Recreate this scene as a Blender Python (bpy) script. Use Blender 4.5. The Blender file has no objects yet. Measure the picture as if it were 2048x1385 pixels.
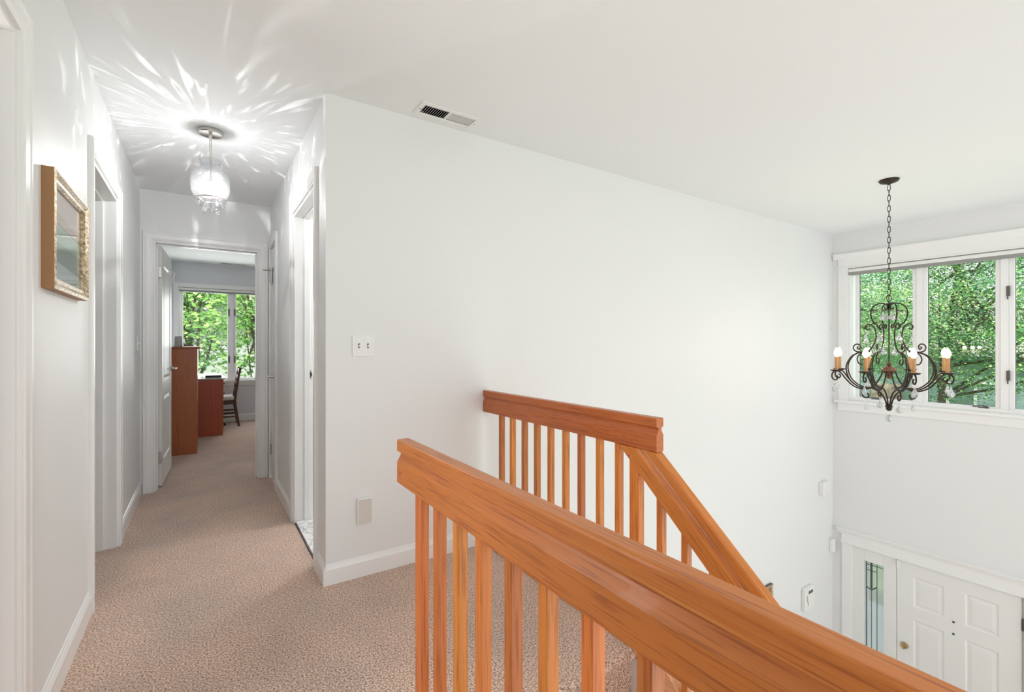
import bpy, bmesh, math, random
import numpy as np
from mathutils import Vector, Matrix
random.seed(7)
C = bpy.context.scene.collection
SC = bpy.context.scene

# ------------------------------------------------------------------ camera, world, light
H = 1.19
YAW = math.atan2(1024-407, 935.0)
cd = bpy.data.cameras.new('camera'); cam = bpy.data.objects.new('camera', cd); C.objects.link(cam)
cam.location = (0, 0, H); cam.rotation_euler = (math.pi/2, 0, -YAW)
cd.sensor_width = 36; cd.lens = 935/2048*36; cd.shift_y = -2/2048; cd.clip_start = .02
SC.camera = cam
SC.view_settings.view_transform = 'Standard'; SC.view_settings.look = 'None'
SC.view_settings.gamma = 1; SC.view_settings.use_curve_mapping = False
SC.view_settings.exposure = 0.43
w = bpy.data.worlds.new('sky'); SC.world = w; w.use_nodes = True
bgn = w.node_tree.nodes['Background']; bgn.inputs[0].default_value = (.90, .95, 1, 1); bgn.inputs[1].default_value = 1.15
SC.cycles.max_bounces = 14; SC.cycles.diffuse_bounces = 7; SC.cycles.transparent_max_bounces = 24
SC.cycles.sample_clamp_indirect = 6
SC.cycles.caustics_reflective = False; SC.cycles.caustics_refractive = False

def lamp(name, kind, loc, energy, color=(1, 1, 1), rot=(0, 0, 0), size=None, size_y=None, radius=None, parent=None):
    d = bpy.data.lights.new(name, kind); d.energy = energy; d.color = color
    if kind == 'AREA':
        d.shape = 'RECTANGLE'; d.size = size; d.size_y = size_y or size
    if radius is not None: d.shadow_soft_size = radius
    o = bpy.data.objects.new(name, d); C.objects.link(o); o.location = loc; o.rotation_euler = rot
    if parent: o.parent = parent; o.location = Vector(loc)-parent.location
    return o
R = math.radians
sun = lamp('sun', 'SUN', (0, 0, 20), 8, (1, .96, .86), (R(38), 0, R(-60)))
sun.data.angle = R(2)
lamp('fill_south', 'AREA', (3.8, -2.9, .3), 8, (.90, .955, 1), (R(90), 0, 0), 4.4, 4.0)      # unseen fill panel added across the foyer's open south side
lamp('fill_stairwell', 'POINT', (.98, -1.9, 1.9), 34, (.94, .97, 1), radius=.22)   # unseen point fill added over the stairs behind the camera
lamp('fill_side_room', 'AREA', (-1.7, 1.75, 1.2), 22, (.97, .985, 1), (0, R(-90), R(-14)), 1.5, .8)   # fill panel added in the closed left room to light rail and carpet
lamp('daylight_entry_window', 'AREA', (6.3, 1.35, 1.32), 4, (.90, .97, 1), (0, R(90), 0), 1.4, 1.7)
lamp('daylight_bedroom_window', 'AREA', (.5, 8.85, 1.3), 30, (.97, .99, 1), (R(-90), 0, 0), 1.6, 1.3)

lamp('fill_bathroom', 'POINT', (1.3, 3.3, 2.15), 22, (1, .99, .97), radius=.08)  # unseen point fill added to brighten the bathroom doorway jamb
# ------------------------------------------------------------------ materials
def mat(name, col=(.8, .8, .8), rough=.5, metal=0, spec=.5, emit=None, es=0, coat=0):
    m = bpy.data.materials.new(name); m.use_nodes = True
    b = m.node_tree.nodes['Principled BSDF']
    b.inputs['Base Color'].default_value = (*col, 1); b.inputs['Roughness'].default_value = rough
    b.inputs['Metallic'].default_value = metal; b.inputs['Specular IOR Level'].default_value = spec
    b.inputs['Coat Weight'].default_value = coat
    if emit: b.inputs['Emission Color'].default_value = (*emit, 1); b.inputs['Emission Strength'].default_value = es
    return m
def N(m, t, **k):
    n = m.node_tree.nodes.new(t)
    for a, v in k.items(): setattr(n, a, v)
    return n
def L(m, a, b): m.node_tree.links.new(a, b)
def bsdf(m): return m.node_tree.nodes['Principled BSDF']
def ramp(m, fac, stops):
    r = N(m, 'ShaderNodeValToRGB'); e = r.color_ramp.elements
    while len(e) < len(stops): e.new(.5)
    for i, (p, c) in enumerate(stops): e[i].position = p; e[i].color = (*c, 1) if len(c) == 3 else c
    L(m, fac, r.inputs[0]); return r.outputs[0]
def noise(m, vec, scale, detail=4, rough=.5, dist=0):
    n = N(m, 'ShaderNodeTexNoise'); n.inputs['Scale'].default_value = scale; n.inputs['Detail'].default_value = detail
    n.inputs['Roughness'].default_value = rough; n.inputs['Distortion'].default_value = dist
    if vec is not None: L(m, vec, n.inputs['Vector'])
    return n.outputs['Fac']
def mapping(m, sc=(1, 1, 1), rnd=0):
    t = N(m, 'ShaderNodeTexCoord'); mp = N(m, 'ShaderNodeMapping'); mp.inputs['Scale'].default_value = sc
    L(m, t.outputs['Object'], mp.inputs['Vector'])
    if rnd:
        oi = N(m, 'ShaderNodeObjectInfo'); mu = N(m, 'ShaderNodeMath', operation='MULTIPLY'); mu.inputs[1].default_value = rnd
        L(m, oi.outputs['Random'], mu.inputs[0]); L(m, mu.outputs[0], mp.inputs['Location'])
    return mp.outputs['Vector']
def bump(m, h, strength, dist):
    b = N(m, 'ShaderNodeBump'); b.inputs['Strength'].default_value = strength; b.inputs['Distance'].default_value = dist
    L(m, h, b.inputs['Height']); L(m, b.outputs[0], bsdf(m).inputs['Normal'])

def paint(name, col, rough=.55, sc=60, st=.08):
    m = mat(name, col, rough); v = mapping(m); bump(m, noise(m, v, sc, 3), st, .002); return m
M_wall = paint('wall_paint', (.785, .788, .785), .5)
M_ceil = paint('ceiling_paint', (.83, .845, .855), .75, 30, .15)
M_blue = paint('bedroom_paint', (.70, .72, .75), .6)
M_trim = mat('trim_paint', (.845, .845, .84), .3)
M_door = mat('door_paint', (.80, .80, .785), .38)
M_tile = mat('foyer_tile', (.55, .5, .44), .4)
M_black = mat('black_plastic', (.015, .015, .015), .4)
M_void = mat('duct_dark', (.01, .01, .01), .9)
M_plast = mat('white_plastic', (.82, .82, .80), .35)
M_almond = mat('outlet_cover', (.66, .62, .58), .4)
M_chrome = mat('satin_nickel', (.55, .53, .50), .25, 1)
M_brass = mat('brass', (.55, .38, .18), .25, 1)
M_hinge = mat('dark_hinge', (.12, .115, .11), .4, .8)
M_lead = mat('leaded_came', (.09, .10, .11), .45, .7)
M_grey = mat('shade_fabric', (.30, .30, .285), .8)
M_iron = mat('bronze_iron', (.035, .025, .018), .42, .6)
M_rust = mat('rubbed_bronze', (.16, .075, .04), .45, .4)
M_sleeve = mat('candle_sleeve', (.50, .27, .11), .6)
def bulbmat(name, col, es):
    m = bpy.data.materials.new(name); m.use_nodes = True; m.node_tree.nodes.clear()
    o = N(m, 'ShaderNodeOutputMaterial'); t = N(m, 'ShaderNodeBsdfTransparent'); e = N(m, 'ShaderNodeEmission'); e.inputs[0].default_value = (*col, 1); e.inputs[1].default_value = es
    a = N(m, 'ShaderNodeAddShader'); L(m, t.outputs[0], a.inputs[0]); L(m, e.outputs[0], a.inputs[1]); L(m, a.outputs[0], o.inputs[0]); return m
M_bulb = bulbmat('lit_bulb', (1, .82, .58), 3); M_bulb2 = bulbmat('pendant_bulb', (1, .97, .93), 2.5)
M_dish = mat('lcd', (.08, .11, .13), .3)

def carpet():
    m = mat('carpet', rough=.95, spec=.1); v = mapping(m)
    a = noise(m, v, 150, 4, .7); b = noise(m, v, 2.2, 4, .6, .4); c = noise(m, v, 70, 2)
    c1 = ramp(m, a, [(.38, (.17, .115, .085)), (.49, (.61, .445, .345)), (.62, (1.0, .80, .67))])
    c2 = ramp(m, b, [(.3, (.80, .80, .82)), (.7, (1.08, 1.0, .96))])
    mx = N(m, 'ShaderNodeMix', data_type='RGBA', blend_type='MULTIPLY'); mx.inputs[0].default_value = 1
    L(m, c1, mx.inputs[6]); L(m, c2, mx.inputs[7]); L(m, mx.outputs[2], bsdf(m).inputs['Base Color'])
    ad = N(m, 'ShaderNodeMath', operation='ADD'); L(m, a, ad.inputs[0]); L(m, c, ad.inputs[1])
    bump(m, ad.outputs[0], .55, .008); bsdf(m).inputs['Sheen Weight'].default_value = .25
    return m
M_carpet = carpet()

def wood(name, axis, dark, mid, light, rough=.36, fine=1.0, coat=.1, gr=.8):
    m = mat(name, mid, rough, coat=coat)
    s = [34*fine]*3; s[axis] = 1.5
    v = mapping(m, tuple(s), 37)
    a = noise(m, v, 1.3, 6, .62, 1.1)
    s2 = [230]*3; s2[axis] = 7
    v2 = mapping(m, tuple(s2), 11); b = noise(m, v2, 1, 3)
    c = ramp(m, a, [(.24, dark), (.46, mid), (.60, mid), (.76, light)])
    c2 = ramp(m, b, [(.34, (.60, .46, .36)), (.47, (1, 1, 1)), (1, (1.05, 1.05, 1.05))])
    mx = N(m, 'ShaderNodeMix', data_type='RGBA', blend_type='MULTIPLY'); mx.inputs[0].default_value = gr
    L(m, c, mx.inputs[6]); L(m, c2, mx.inputs[7])
    oi = N(m, 'ShaderNodeObjectInfo'); hs = N(m, 'ShaderNodeHueSaturation')
    mr = N(m, 'ShaderNodeMapRange'); mr.inputs[3].default_value = .80; mr.inputs[4].default_value = 1.16
    L(m, oi.outputs['Random'], mr.inputs[0]); L(m, mr.outputs[0], hs.inputs['Value'])
    fr = N(m, 'ShaderNodeMath', operation='MULTIPLY'); fr.inputs[1].default_value = 7.3; f2 = N(m, 'ShaderNodeMath', operation='FRACT'); L(m, oi.outputs['Random'], fr.inputs[0]); L(m, fr.outputs[0], f2.inputs[0])
    mh = N(m, 'ShaderNodeMapRange'); mh.inputs[3].default_value = .493; mh.inputs[4].default_value = .509; L(m, f2.outputs[0], mh.inputs[0]); L(m, mh.outputs[0], hs.inputs['Hue'])
    L(m, mx.outputs[2], hs.inputs['Color']); L(m, hs.outputs[0], bsdf(m).inputs['Base Color'])
    bump(m, b, .12, .001)
    return m
OAK = ((.42, .115, .016), (.62, .185, .028), (.74, .28, .062))
M_oakY = wood('oak_lengthwise', 1, *OAK)
M_oakZ = wood('oak_upright', 2, *OAK)
M_oakL = wood('oak_skirt', 1, (.50, .24, .10), (.62, .33, .15), (.70, .42, .22))
M_cherZ = wood('cherry_upright', 2, (.26, .055, .018), (.40, .092, .028), (.44, .11, .036), .4, .6, gr=.35)
M_cherY = wood('cherry_flat', 1, (.26, .055, .018), (.40, .092, .028), (.44, .11, .036), .4, .6, gr=.35)
M_bark = mat('bark', (.10, .075, .055), .9)
bump(M_bark, noise(M_bark, mapping(M_bark, (30, 30, 6)), 1, 4), .8, .02)

def marble():
    m = mat('marble', rough=.15); v = mapping(m)
    a = noise(m, v, 5, 8, .6, 2.2)
    L(m, ramp(m, a, [(.44, (.84, .84, .83)), (.5, (.42, .43, .45)), (.53, (.84, .84, .83))]), bsdf(m).inputs['Base Color'])
    return m
M_marble = marble()

def glassy(name, tr=.9, col=(1, 1, 1), rough=.02, diff=None, bmp=0, bsc=30):
    m = bpy.data.materials.new(name); m.use_nodes = True; nt = m.node_tree; nt.nodes.clear()
    o = N(m, 'ShaderNodeOutputMaterial'); t = N(m, 'ShaderNodeBsdfTransparent'); t.inputs[0].default_value = (*col, 1)
    g = N(m, 'ShaderNodeBsdfGlossy'); g.inputs['Roughness'].default_value = rough
    f = N(m, 'ShaderNodeLayerWeight'); f.inputs[0].default_value = .5; pw = N(m, 'ShaderNodeMath', operation='POWER'); pw.inputs[1].default_value = 5
    L(m, f.outputs['Facing'], pw.inputs[0])
    mp = N(m, 'ShaderNodeMapRange'); mp.inputs[1].default_value = 0; mp.inputs[2].default_value = 1
    mp.inputs[3].default_value = 1-tr; mp.inputs[4].default_value = .9
    L(m, pw.outputs[0], mp.inputs[0]); mx = N(m, 'ShaderNodeMixShader'); L(m, mp.outputs[0], mx.inputs[0])
    L(m, t.outputs[0], mx.inputs[1]); L(m, g.outputs[0], mx.inputs[2]); out = mx.outputs[0]
    if bmp:
        b = N(m, 'ShaderNodeBump'); b.inputs['Strength'].default_value = bmp; b.inputs['Distance'].default_value = .01
        L(m, noise(m, mapping(m), bsc, 2), b.inputs['Height'])
        L(m, b.outputs[0], g.inputs['Normal']); L(m, b.outputs[0], f.inputs['Normal'])
    if diff:
        d = N(m, 'ShaderNodeBsdfTranslucent'); d.inputs[0].default_value = (1, 1, 1, 1)
        d2 = N(m, 'ShaderNodeBsdfDiffuse'); d2.inputs[0].default_value = (.9, .9, .9, 1)
        a = N(m, 'ShaderNodeMixShader'); a.inputs[0].default_value = .5; L(m, d.outputs[0], a.inputs[1]); L(m, d2.outputs[0], a.inputs[2])
        m2 = N(m, 'ShaderNodeMixShader'); m2.inputs[0].default_value = diff
        L(m, out, m2.inputs[1]); L(m, a.outputs[0], m2.inputs[2]); out = m2.outputs[0]
    L(m, out, o.inputs[0]); return m
M_glass = glassy('window_glass', .98)
M_cryst = glassy('crystal', .50, (.80, .83, .84), .04, bmp=.6, bsc=90)
M_shade = glassy('pendant_glass', .95, (.93, .94, .95), .1, diff=.01, bmp=1, bsc=60)
M_frost = glassy('textured_glass', .75, (.85, .92, .97), .2, diff=.35, bmp=.8, bsc=60)

def leafmat(name, stops):
    m = bpy.data.materials.new(name); m.use_nodes = True; nt = m.node_tree; nt.nodes.clear()
    o = N(m, 'ShaderNodeOutputMaterial'); d = N(m, 'ShaderNodeBsdfPrincipled'); t = N(m, 'ShaderNodeBsdfTranslucent')
    d.inputs['Roughness'].default_value = .5
    a = N(m, 'ShaderNodeAttribute'); a.attribute_name = 'tone'
    c = ramp(m, a.outputs['Fac'], stops)
    L(m, c, d.inputs['Base Color']); L(m, c, t.inputs[0])
    mx = N(m, 'ShaderNodeMixShader'); mx.inputs[0].default_value = .45
    L(m, d.outputs[0], mx.inputs[1]); L(m, t.outputs[0], mx.inputs[2]); L(m, mx.outputs[0], o.inputs[0]); return m
M_leaf = leafmat('maple_leaf', [(0, (.055, .22, .12)), (.45, (.14, .37, .15)), (.78, (.42, .62, .22)), (1, (.95, .88, .55))])  # pale and blue-green ends put foliage highlights and shadow into leaf colour
M_leaf2 = leafmat('broad_leaf', [(0, (.06, .18, .05)), (.5, (.18, .40, .09)), (.85, (.46, .66, .20)), (1, (.85, .85, .45))])

# ------------------------------------------------------------------ mesh helpers
class MB:
    def __init__(s): s.v = []; s.f = []; s.m = []
    def add(s, vs, fs, mi=0):
        o = len(s.v); s.v += [tuple(p) for p in vs]; s.f += [tuple(i+o for i in f) for f in fs]; s.m += [mi]*len(fs); return s
    def box(s, x0, x1, y0, y1, z0, z1, mi=0):
        x0, x1 = min(x0, x1), max(x0, x1); y0, y1 = min(y0, y1), max(y0, y1); z0, z1 = min(z0, z1), max(z0, z1)
        return s.add([(x0, y0, z0), (x1, y0, z0), (x1, y1, z0), (x0, y1, z0), (x0, y0, z1), (x1, y0, z1), (x1, y1, z1), (x0, y1, z1)],
                     [(3, 2, 1, 0), (4, 5, 6, 7), (0, 1, 5, 4), (1, 2, 6, 5), (2, 3, 7, 6), (3, 0, 4, 7)], mi)
    def prism(s, prof, a0, a1, fn, mi=0):
        n = len(prof); vs = [fn(p, a0) for p in prof]+[fn(p, a1) for p in prof]
        fs = [(i, (i+1) % n, n+(i+1) % n, n+i) for i in range(n)]+[tuple(range(n-1, -1, -1)), tuple(range(n, 2*n))]
        return s.add(vs, fs, mi)
    def tube(s, pts, r, k=8, closed=False, mi=0, flat=1):
        pts = [Vector(p) for p in pts]; n = len(pts); rs = r if isinstance(r, (list, tuple)) else [r]*n
        vs = []; up = None
        for i, p in enumerate(pts):
            a = pts[(i-1) % n] if (closed or i) else p; b = pts[(i+1) % n] if (closed or i < n-1) else p
            t = (b-a).normalized()
            if up is None: up = Vector((0, 0, 1)) if abs(t.z) < .9 else Vector((1, 0, 0))
            u = (up-t*up.dot(t))
            u = u.normalized() if u.length > 1e-5 else t.orthogonal().normalized()
            w_ = t.cross(u); up = u
            for j in range(k):
                an = 2*math.pi*j/k; vs.append(p+(u*math.cos(an)*flat+w_*math.sin(an))*rs[i])
        fs = []
        for i in range(n if closed else n-1):
            for j in range(k):
                a = i*k+j; b = i*k+(j+1) % k; c = ((i+1) % n)*k+(j+1) % k; d = ((i+1) % n)*k+j
                fs.append((a, b, c, d))
        if not closed: fs += [tuple(range(k-1, -1, -1)), tuple(range((n-1)*k, n*k))]
        return s.add(vs, fs, mi)
    def lathe(s, prof, c, k=24, mi=0, ax='z', sx=1, sy=1):
        vs = []; n = len(prof)
        for r, z in prof:
            for j in range(k):
                a = 2*math.pi*j/k; p = (max(r, 1e-4)*math.cos(a)*sx, max(r, 1e-4)*math.sin(a)*sy, z)
                if ax == 'x': p = (p[2], p[0], p[1])
                if ax == 'y': p = (p[0], p[2], p[1])
                vs.append((c[0]+p[0], c[1]+p[1], c[2]+p[2]))
        fs = [(i*k+j, i*k+(j+1) % k, (i+1)*k+(j+1) % k, (i+1)*k+j) for i in range(n-1) for j in range(k)]
        if prof[0] != prof[-1]: fs += [tuple(range(k-1, -1, -1)), tuple(range((n-1)*k, n*k))]
        return s.add(vs, fs, mi)
    def xf(s, M):
        s.v = [tuple(M @ Vector(p)) for p in s.v]; return s
    def build(s, name, mats, parent=None, org=None, bevel=0, smooth=False, seg=2, fix=True):
        if not isinstance(mats, (list, tuple)): mats = [mats]
        P = np.array(s.v)
        if org is None:
            org = parent.matrix_world.translation if parent is not None and False else Vector(((P[:, 0].min()+P[:, 0].max())/2, (P[:, 1].min()+P[:, 1].max())/2, P[:, 2].min()))
        org = Vector(org)
        me = bpy.data.meshes.new(name); me.from_pydata([(p[0]-org.x, p[1]-org.y, p[2]-org.z) for p in s.v], [], s.f)
        for m in mats: me.materials.append(m)
        me.polygons.foreach_set('material_index', s.m)
        if fix:
            bm = bmesh.new(); bm.from_mesh(me); bmesh.ops.recalc_face_normals(bm, faces=bm.faces); bm.to_mesh(me); bm.free()
        if smooth:
            me.polygons.foreach_set('use_smooth', [True]*len(me.polygons))
            try: me.set_sharp_from_angle(angle=R(40))
            except Exception: pass
        o = bpy.data.objects.new(name, me); C.objects.link(o)
        base = WORLD(parent) if parent is not None else Vector((0, 0, 0))
        if parent is not None: o.parent = parent
        o.location = org-base
        if bevel:
            b = o.modifiers.new('edge', 'BEVEL'); b.width = bevel; b.segments = seg; b.limit_method = 'ANGLE'; b.angle_limit = R(35)
        return o
def WORLD(o):
    p = Vector((0, 0, 0))
    while o is not None: p += o.location; o = o.parent
    return p
def tag(o, label=None, cat=None, group=None, kind=None):
    if label: o['label'] = label
    if cat: o['category'] = cat
    if group: o['group'] = group
    if kind: o['kind'] = kind
    return o
def empty(name, loc, label, cat, group=None, kind=None):
    o = bpy.data.objects.new(name, None); C.objects.link(o); o.location = loc; o.empty_display_size = .1
    return tag(o, label, cat, group, kind)
def copy_tree(o, parent=None):
    c = o.copy(); C.objects.link(c)
    if parent is not None: c.parent = parent
    for ch in list(o.children): copy_tree(ch, c)
    return c
def fan(o, cx, cy, ang):   # rotate a part about the vertical through the parent's origin
    o.matrix_local = Matrix.Rotation(ang, 4, 'Z') @ o.matrix_local
def slab(axis, p0, p1, a, z, holes):
    """a wall, floor or ceiling between p0 and p1 on its axis, a and z its extents, with rectangular holes"""
    us = sorted({a[0], a[1], *[q for h in holes for q in h[:2]]}); vs = sorted({z[0], z[1], *[q for h in holes for q in h[2:]]})
    us = [q for q in us if a[0] <= q <= a[1]]; vs = [q for q in vs if z[0] <= q <= z[1]]
    def solid(i, j):
        if i < 0 or j < 0 or i >= len(us)-1 or j >= len(vs)-1: return False
        u = (us[i]+us[i+1])/2; v = (vs[j]+vs[j+1])/2
        return not any(h[0] < u < h[1] and h[2] < v < h[3] for h in holes)
    P = {'x': lambda p, u, v: (p, u, v), 'y': lambda p, u, v: (u, p, v), 'z': lambda p, u, v: (u, v, p)}[axis]
    b = MB()
    for i in range(len(us)-1):
        for j in range(len(vs)-1):
            if not solid(i, j): continue
            u0, u1, v0, v1 = us[i], us[i+1], vs[j], vs[j+1]
            for p in (p0, p1): b.add([P(p, u0, v0), P(p, u1, v0), P(p, u1, v1), P(p, u0, v1)], [(0, 1, 2, 3)])
            for di, dj, (ua, va), (ub, vb) in ((-1, 0, (u0, v0), (u0, v1)), (1, 0, (u1, v0), (u1, v1)), (0, -1, (u0, v0), (u1, v0)), (0, 1, (u0, v1), (u1, v1))):
                if not solid(i+di, j+dj): b.add([P(p0, ua, va), P(p0, ub, vb), P(p1, ub, vb), P(p1, ua, va)], [(0, 1, 2, 3)])
    return b
def weld(o):
    bm = bmesh.new(); bm.from_mesh(o.data); bmesh.ops.remove_doubles(bm, verts=bm.verts, dist=1e-5)
    bmesh.ops.recalc_face_normals(bm, faces=bm.faces); bm.to_mesh(o.data); bm.free(); return o
def struct(name, b, m, label, cat, parent=None, **k):
    o = b.build(name, m, parent, org=(0, 0, 0) if parent is None else None, **k)
    if parent is None: weld(o); tag(o, label, cat, kind='structure')
    return o

# ------------------------------------------------------------------ large structure
XL, XR, YB, YF, XW, ZC, ZF = -.425, .505, 2.44, 4.75, 6.0, 2.44, -3.05
struct('wall_left', slab('x', XL, XL-.12, (-3, 4.86), (0, ZC), [(1.03, 1.80, 0, 2.045), (2.82, 3.58, 0, 2.045)]), M_wall,
       'white hallway wall on the left with two open doorways and the small framed picture', 'wall')
struct('wall_right', slab('x', XR, XR+.12, (YB+.12, 4.86), (0, ZC), [(2.69, 3.41, 0, 2.06), (4.30, 4.69, 0, 2.05)]), M_wall,
       'short white wall on the right side of the hallway with the bathroom doorway', 'wall')
struct('wall_north', slab('y', YB, YB+.12, (XR, XW+.15), (ZF, ZC), []), M_wall,
       'large blank white wall behind the oak railing carrying the double light switch', 'wall')
struct('wall_end', slab('y', YF, YF+.11, (XL, XR), (0, ZC), [(-.335, .415, 0, 2.035)]), M_wall,
       'narrow white wall at the end of the hallway around the bedroom doorway', 'wall')
struct('wall_east', slab('x', XW, XW+.15, (-3, YB), (ZF, ZC), [(.44, 2.285, .585, 2.04), (.945, 2.25, ZF, -1.015)]), M_wall,
       'tall white entry wall with the triple window above the front door', 'wall')
struct('wall_bedroom_north', slab('y', 8.53, 8.68, (-.57, 2.0), (0, ZC), [(-.31, 1.05, .64, 2.055)]), M_blue,
       'blue-grey bedroom wall around the bedroom window', 'wall')
struct('wall_bedroom_west', slab('x', -.45, -.57, (4.86, 8.53), (0, ZC), []), M_blue,
       'blue-grey bedroom side wall behind the open door and bookcase', 'wall')
struct('wall_bedroom_east', slab('x', 1.9, 2.0, (4.86, 8.53), (0, ZC), []), M_blue,
       'blue-grey bedroom wall on the far side of the chair', 'wall')
struct('wall_bathroom', slab('y', 4.3, 4.4, (XR+.12, 2.6), (0, ZC), []).box(2.6, 2.7, YB+.12, 4.4, 0, ZC), M_wall,
       'white bathroom walls beyond the doorway on the right', 'wall')
struct('ceiling', slab('z', ZC, ZC+.14, (-3, XW+.15), (-3, 8.68), [(.962, 1.257, 2.272, 2.359), (.225, .545, 8.335, 8.43)]), M_ceil,
       'smooth white ceiling over landing, hallway and entry', 'ceiling')
fb = MB()
NY = 1.252     # nosing of the landing over the stairs
for x0, x1, y0, y1 in ((-3, XR, -3, NY), (-3, 1.40, NY+.02, YB), (-3, XR, YB, YF), (-.57, 1.9, YF, 8.53)):
    fb.box(x0, x1, y0, y1, -.25, 0)
fb.prism([(NY+.02, 0), (NY+.006, -.004), (NY-.002, -.014), (NY-.002, -.026), (NY+.006, -.036), (NY+.02, -.04)], XR, 1.40, lambda p, a: (a, p[0], p[1]))
for i in range(15):     # carpeted treads going down towards the camera side
    z = -.19*(i+1); y1 = NY+.02-.216*i
    fb.prism([(y1, z), (y1-.222, z), (y1-.236, z-.006), (y1-.24, z-.018), (y1-.236, z-.03), (y1-.222, z-.036), (y1-.216, z-.19), (y1-.216, z-.21), (y1, z-.21)], XR, 1.40, lambda p, a: (a, p[0], p[1]))
o = fb.build('floor', M_carpet, org=(0, 0, 0)); tag(o, 'beige carpet over landing, hallway, bedroom and stairs', 'carpet', kind='structure')
struct('floor_bathroom', MB().box(XR+.01, 2.7, YB+.12, 4.4, -.2, .012), M_marble, 'white veined marble floor inside the bathroom doorway', 'floor')
struct('floor_foyer', MB().box(.5, XW+.15, -3, YB+.12, ZF-.1, ZF), M_tile, 'tiled entry floor below the stairs', 'floor')
struct('wall_stairs', MB().box(.46, .50, -3, NY+.02, ZF, -.25).box(1.40, 1.44, NY-.04, YB, ZF, -.03), M_wall,
       'white wall below the landing edge beside the stairs', 'wall')

struct('wall_west', MB().box(-3.1, -3, -3, 4.86, 0, ZC).box(-3, XL-.12, 4.86, 4.96, 0, ZC), M_wall, 'white outer wall of the rooms behind the left doorways', 'wall')
struct('wall_partition', MB().box(-3, XL-.12, 2.3, 2.4, 0, ZC).box(-3, XL-.12, -3.1, -3, 0, ZC), M_wall, 'white partition between the two rooms behind the left doorways', 'wall')
# trims ------------------------------------------------------------
BB = [(0, 0), (.014, 0), (.014, .076), (.011, .082), (.009, .088), (.005, .092), (.004, .099), (0, .102)]
def base(name, runs, label, h=1.0):
    b = MB()
    for ax, pos, sgn, a0, a1 in runs:
        if ax == 'x': fn = lambda p, a, pos=pos, sgn=sgn: (pos+sgn*p[0], a, p[1])
        else: fn = lambda p, a, pos=pos, sgn=sgn: (a, pos+sgn*p[0], p[1])
        b.prism(BB, a0, a1, fn)
    return struct(name, b, M_trim, label, 'baseboard')
base('baseboard_left', [('x', XL, 1, -3, .96), ('x', XL, 1, 1.872, 2.748), ('x', XL, 1, 3.652, YF)], 'white baseboard along the left hallway wall')
base('baseboard_right', [('x', XR, -1, YB-.014, 2.618), ('x', XR, -1, 3.482, 4.228)], 'white baseboard pieces either side of the bathroom doorway')
base('baseboard_north', [('y', YB, -1, XR, 1.402)], 'white baseboard under the light switch beside the railing')
base('baseboard_bedroom', [('y', 8.53, -1, -.45, 1.9)], 'white baseboard below the bedroom window')
# door casing profile: across width (0 inner .. w outer), out from wall
CP = [(0, 0), (0, .010), (.008, .012), (.012, .016), (.040, .018), (.048, .015), (.055, .019), (.062, .019), (.066, .012), (.066, 0)]
def casing(name, axis, pos, sgn, a0, a1, zt, label, depth=None, jamb=.018, stopside=None, stop_at=.5):
    """door surround: mitred casing on the wall face, jamb lining through the wall, door stop"""
    root = empty(name, ((pos, (a0+a1)/2, 0) if axis == 'x' else ((a0+a1)/2, pos, 0)), label, 'door frame', kind='structure')
    P = (lambda a, o, z: (pos+sgn*o, a, z)) if axis == 'x' else (lambda a, o, z: (a, pos+sgn*o, z))
    b = MB(); rv = .006; n = len(CP)
    rings = []
    for (ca, cz, da, dz) in ((a0-rv, 0, -1, 0), (a0-rv, zt+rv, -1, 1), (a1+rv, zt+rv, 1, 1), (a1+rv, 0, 1, 0)):
        rings.append([P(ca+da*q[0], q[1], cz+dz*q[0]) for q in CP])
    vs = [p for r_ in rings for p in r_]
    fs = [(i*n+j, i*n+(j+1) % n, (i+1)*n+(j+1) % n, (i+1)*n+j) for i in range(3) for j in range(n)]
    fs += [tuple(range(n-1, -1, -1)), tuple(range(3*n, 4*n))]
    b.add(vs, fs); b.build('casing', M_trim, root, smooth=False)
    if depth:
        j = MB(); t = .012
        def bx(aa, ab, za, zb, oa, ob):
            if axis == 'x': j.box(pos+sgn*oa, pos+sgn*ob, aa, ab, za, zb)
            else: j.box(aa, ab, pos+sgn*oa, pos+sgn*ob, za, zb)
        bx(a0, a0+t, 0, zt, 0, -depth); bx(a1-t, a1, 0, zt, 0, -depth); bx(a0+t, a1-t, zt-t, zt, 0, -depth)
        j.build('jamb', M_trim, root, bevel=.001)
        j = MB(); s0 = depth*stop_at
        bx(a0+t, a0+t+.011, 0, zt-t-.011, -s0, -s0-.035); bx(a1-t-.011, a1-t, 0, zt-t-.011, -s0, -s0-.035); bx(a0+t, a1-t, zt-t-.011, zt-t, -s0, -s0-.035)
        j.build('door_stop', M_trim, root, bevel=.001)
    return root
casing('door_1', 'x', XL, 1, 1.03, 1.80, 2.045, 'white doorway surround at the very edge of the left wall, nearest the camera', .12)
d2 = casing('door_2', 'x', XL, 1, 2.82, 3.58, 2.045, 'white doorway surround in the left hallway wall beyond the framed picture', .12)
d3 = casing('door_3', 'x', XR, -1, 2.69, 3.41, 2.06, 'white bathroom doorway surround on the right side of the hallway', .12)
d4 = casing('door_4', 'y', YF, -1, -.335, .415, 2.035, 'white bedroom doorway surround at the end of the hallway', .11)
def strike(parent, x, y, z, nx):
    b = MB().box(x-.02, x+.02, y-.003, y, z-.028, z+.028)
    o = b.build('strike_plate', M_chrome, parent, bevel=.0015); tag(o, 'small metal strike plate')
    MB().lathe([(0, 0), (.021, 0), (.021, -.003), (.015, -.003), (.015, -.001), (0, -.001)], (x, y-.003, z), 20, ax='y').build('latch_ring', M_black, o)
    MB().box(x-.006, x+.006, y-.0075, y-.004, z-.008, z+.008).build('latch_lip', M_chrome, o)
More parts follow.
